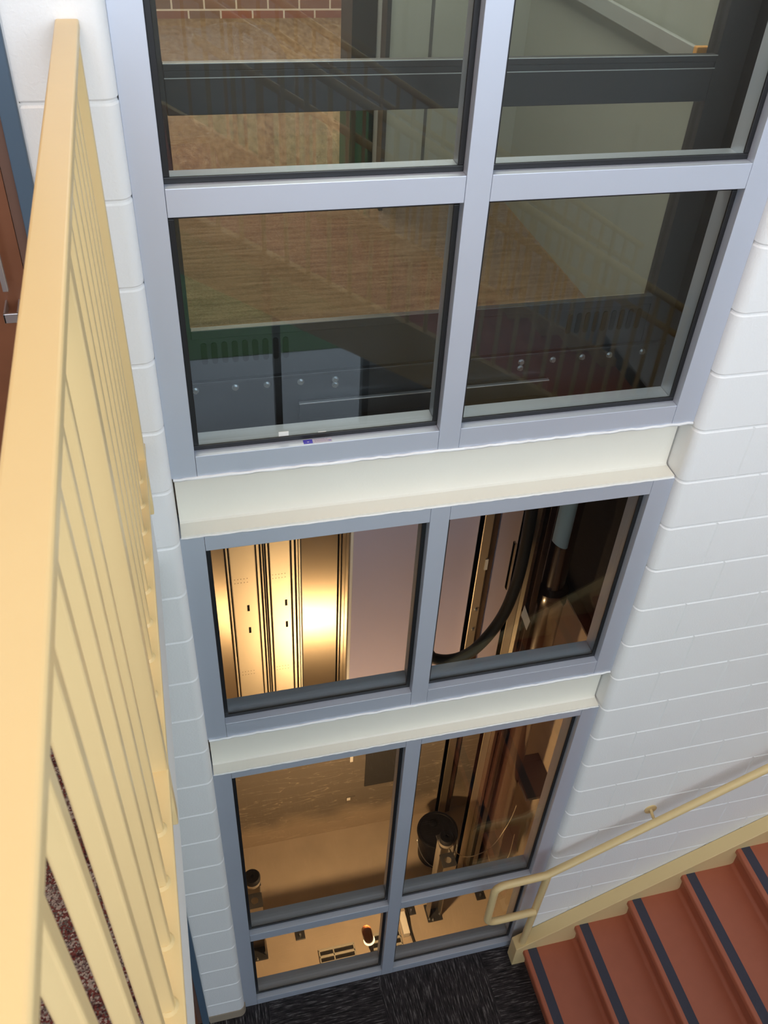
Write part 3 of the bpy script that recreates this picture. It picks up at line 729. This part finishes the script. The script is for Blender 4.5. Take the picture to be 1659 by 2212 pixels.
# ------------------------------------------------------------------ pit equipment
def buffer(x, y, label, tilt):
    t = thing('pit_buffer', label, 'buffer', (x, y, PIT), 'pit buffers')
    zt = -0.385
    k = MB(); k.box(x - 0.058, x + 0.058, y - 0.065, y + 0.075, PIT, PIT + 0.010); k.build('base_plate', M['steel'], t, bevel=0.004)
    k = MB(); k.box(x - 0.05, x + 0.05, y + 0.03, y + 0.038, PIT + 0.01, zt - 0.09); k.box(x - 0.05, x - 0.042, y - 0.035, y + 0.03, PIT + 0.01, zt - 0.09); k.box(x + 0.042, x + 0.05, y - 0.035, y + 0.03, PIT + 0.01, zt - 0.09)
    k.build('channel_post', M['angle'], t, bevel=0.002)
    # bracket with a round hole on its top face
    zc = zt - 0.17; n = 24; h = 0.024; yc = y - 0.082
    vs = []; fs = []
    for zz in (zc, zc - 0.006):
        for i in range(n):
            a = 2 * math.pi * i / n; c, s_ = math.cos(a), math.sin(a); q = 0.05 / max(abs(c), abs(s_)); vs.append((x + c * q, yc + s_ * q, zz))
        for i in range(n):
            a = 2 * math.pi * i / n; vs.append((x + math.cos(a) * h, yc + math.sin(a) * h, zz))
    for i in range(n):
        j = (i + 1) % n
        fs += [(i, j, n + j, n + i), (2 * n + i, 3 * n + i, 3 * n + j, 2 * n + j), (i, 2 * n + i, 2 * n + j, j), (n + i, n + j, 3 * n + j, 3 * n + i)]
    k = MB().add(vs, fs); k.build('holed_plate', M['steel'], t)
    MB().box(x - 0.046, x + 0.046, yc - 0.048, yc - 0.040, zc - 0.16, zc - 0.006).build('face_plate', M['galvm'], t, bevel=0.002)
    MB().box(x - 0.052, x + 0.052, y - 0.03, y + 0.065, zt - 0.09, zt - 0.08).build('head_plate', M['steel'], t, bevel=0.002)
    k = MB(); k.lathe((x, y, zt - 0.08), [(0.048, 0), (0.052, 0.006), (0.052, 0.034), (0.049, 0.036)], 32); k.build('steel_ring', M['angle'], t, smooth=40)
    k = MB(); k.lathe((x, y, zt - 0.044), [(0.050, 0), (0.054, 0.006), (0.054, 0.036), (0.046, 0.045), (0.012, 0.045), (0.010, 0.040), (0.0, 0.040)], 32); k.build('rubber_pad', M['rubberpad'], t, smooth=40)
    for dx, dy in ((-0.043, -0.045), (0.043, -0.02), (-0.02, -0.055)):
        k = MB(); k.cyl((x + dx, y + dy, PIT + 0.010), (x + dx, y + dy, PIT + 0.018), 0.009, n=6); k.cyl((x + dx, y + dy, PIT + 0.018), (x + dx, y + dy, PIT + 0.04), 0.004, n=8)
        k.build('bolt', M['zinc'], t)
    return t
buffer(0.475, 0.93, 'pit buffer with black round pad and steel post, at the left of the bottom windows', 0)
bt = buffer(1.805, 0.93, 'pit buffer with black round pad and steel post, standing before the black bucket', 0)
MB().box(0.530, 1.748, 0.845, 0.940, -1.06, -0.94).build('shadow_bar', M['steel'], bt, bevel=0.004)  # unseen bar added behind the transom to cast the shadow band on the pit floor


def bucket():
    x, y = 1.945, 1.40
    t = thing('bucket', 'round black plastic bucket with a lid, on the pit floor behind the right buffer', 'bucket', (x, y, PIT))
    MB().lathe((x, y, PIT + 0.001), [(0.125, 0), (0.130, 0.005), (0.148, 0.335)], 48).build('pail', M['bucket'], t, smooth=40)
    k = MB(); k.lathe((x, y, PIT + 0.334), [(0.158, 0), (0.160, 0.004), (0.160, 0.022), (0.156, 0.027), (0.142, 0.027), (0.138, 0.020), (0.034, 0.020), (0.0, 0.020)], 48); k.build('lid', M['bucket'], t, smooth=40)
    MB().lathe((x - 0.02, y + 0.06, PIT + 0.354), [(0.030, 0), (0.030, 0.012), (0.024, 0.016), (0.0, 0.016)], 24).build('lid_knob', M['rubberpad'], t, smooth=40)
    pts = [(x - 0.158, y, PIT + 0.30)] + [(x - 0.165 * math.cos(math.pi * i / 16), y - 0.17 * math.sin(math.pi * i / 16) - 0.01, PIT + 0.30 - 0.20 * math.sin(math.pi * i / 16)) for i in range(0, 17)] + [(x + 0.158, y, PIT + 0.30)]
    MB().tube(pts, 0.0028, 8).build('wire_handle', M['zinc'], t, smooth=60)
bucket()

def clip(x, y, label):
    t = thing('floor_anchor', label, 'anchor plate', (x, y, PIT), 'small anchor plates on the pit floor')
    MB().box(x - 0.036, x + 0.036, y - 0.036, y + 0.06, PIT, PIT + 0.008).build('plate', M['steel'], t, bevel=0.004)
    MB().cyl((x, y - 0.005, PIT + 0.008), (x, y - 0.005, PIT + 0.03), 0.008, n=10).build('bolt', M['zinc'], t)
clip(0.785, 0.985, 'small dark anchor plate with a bolt, alone in the bottom left pane')
clip(1.640, 0.985, 'small dark anchor plate with a bolt, just right of the window mullion')
clip(2.20, 0.985, 'small dark anchor plate with a bolt, behind the handrail loop')

def grate(x0, x1, y0, y1, label):
    t = thing('sump_grate', label, 'grate', ((x0 + x1) / 2, (y0 + y1) / 2, PIT), 'slotted grates over the pit sump')
    MB().box(x0, x1, y0, y1, PIT, PIT + 0.004).build('pit_void', M['hole'], t)
    k = MB(); z0, z1 = PIT + 0.004, PIT + 0.022; n = 6; s = (y1 - y0) / n
    for i in range(n + 1): k.box(x0, x1, y0 + s * i - 0.009, y0 + s * i + 0.009, z0, z1)
    xm = (x0 + x1) / 2
    for x in (x0, xm - 0.03, x1 - 0.012): k.box(x, x + 0.010, y0, y1, z0, z1)
    k.build('bars', M['grate'], t, bevel=0.002)
grate(0.895, 1.165, 0.55, 0.835, 'grey slotted floor grate left of the pit lamp')
grate(1.275, 1.52, 0.55, 0.86, 'grey slotted floor grate right of the pit lamp, partly behind the mullion')

def lamp():
    t = thing('pit_lamp', 'brown glass jar lamp with a white ring, low in the bottom left pane', 'lamp', (1.14, 0.42, -0.5))
    a = Vector((1.160, 0.40, -0.59)); c = Vector((1.118, 0.435, -0.34)); d = (c - a).normalized(); L = (c - a).length
    MB().cyl(a, a + d * 0.09, 0.016, n=20).build('conduit', M['conduit'], t, smooth=50)
    MB().tube([a, a + Vector((0.01, -0.06, -0.10)), a + Vector((0.01, -0.235, -0.12))], 0.012, 12).build('conduit_arm', M['conduit'], t, smooth=50)
    MB().lathe(a + d * 0.085, [(0.026, 0), (0.036, 0.004), (0.036, 0.012), (0.028, 0.016)], 28, axis=d).build('lit_ring', M['bulb'], t, smooth=40)
    MB().lathe(a + d * 0.10, [(0.030, 0), (0.033, 0.03), (0.033, 0.09), (0.030, 0.115), (0.022, 0.132), (0.010, 0.140), (0.0, 0.142)], 28, axis=d).build('jar', M['amber'], t, smooth=50)
    l = bpy.data.lights.new('pit_lamp_bulb', 'SPOT'); l.energy = 102; l.color = (1.0, 0.60, 0.28); l.shadow_soft_size = 0.05
    l.spot_size = math.radians(178); l.spot_blend = 0.25
    o = bpy.data.objects.new('pit_lamp_bulb', l); COL.objects.link(o); o.location = (1.17, 0.47, -0.30)
    o.rotation_euler = Vector((0, 1, -0.12)).to_track_quat('-Z', 'Y').to_euler()
lamp()

tag(MB().box(1.535, 1.585, 0.80, 0.97, PIT, PIT + 0.06).build('junction_box', M['paper'], bevel=0.004), 'small white box on the pit floor, right beside the mullion in the bottom right pane', 'box')
tag(MB().tube(smoothpts([(1.60, 1.05, PIT + 0.012), (1.61, 0.95, PIT + 0.012), (1.60, 0.82, PIT + 0.012), (1.62, 0.6, PIT + 0.012)]), 0.010, 10).build('power_cord', M['hose'], smooth=60), 'black cord lying on the pit floor beside the small white box', 'cord')
# bits on the pit's far wall
tag(MB().box(1.43, 1.69, SYB - 0.012, SYB, -0.93, -0.40).build('wall_patch', M['blackmat'], bevel=0.003), 'dark square plate on the pit far wall, at the mullion top', 'panel')
k = MB(); k.box(1.29, 1.36, SYB - 0.006, SYB, -1.13, -1.05, 0); k.box(1.295, 1.322, SYB - 0.008, SYB - 0.006, -1.09, -1.055, 1)
tag(k.build('outlet_plate', [M['angle'], M['paper']], bevel=0.001), 'small grey plate with a white corner on the pit far wall', 'wall plate')
tag(MB().box(1.310, 1.332, SYB - 0.004, SYB, -0.57, -0.49).build('paper_tag', M['paper']), 'small pale paper tag high on the pit far wall, under the lower beam', 'tag')
for i in range(2):
    k = smoothpts([(2.20 + 0.02 * i, 1.05, -0.9), (2.23, 1.0, -1.05 - 0.02 * i), (2.30, 0.99, -1.10 - 0.05 * i), (2.38, 1.02, -1.05), (2.42, 1.08, -0.85)] if i == 0 else [(1.86, 0.99, -0.66), (1.98, 0.97, -0.80), (2.10, 0.98, -0.84), (2.22, 1.0, -0.78), (2.33, 1.05, -0.60), (2.36, 1.06, -0.40)])
    tag(MB().tube(k, 0.003, 8).build('thin_wire', M['wire'], smooth=60), ['short thin wire loop hanging in front of the brown jack cylinder', 'long thin wire sagging from the right buffer toward the brown jack'][i], 'wire')
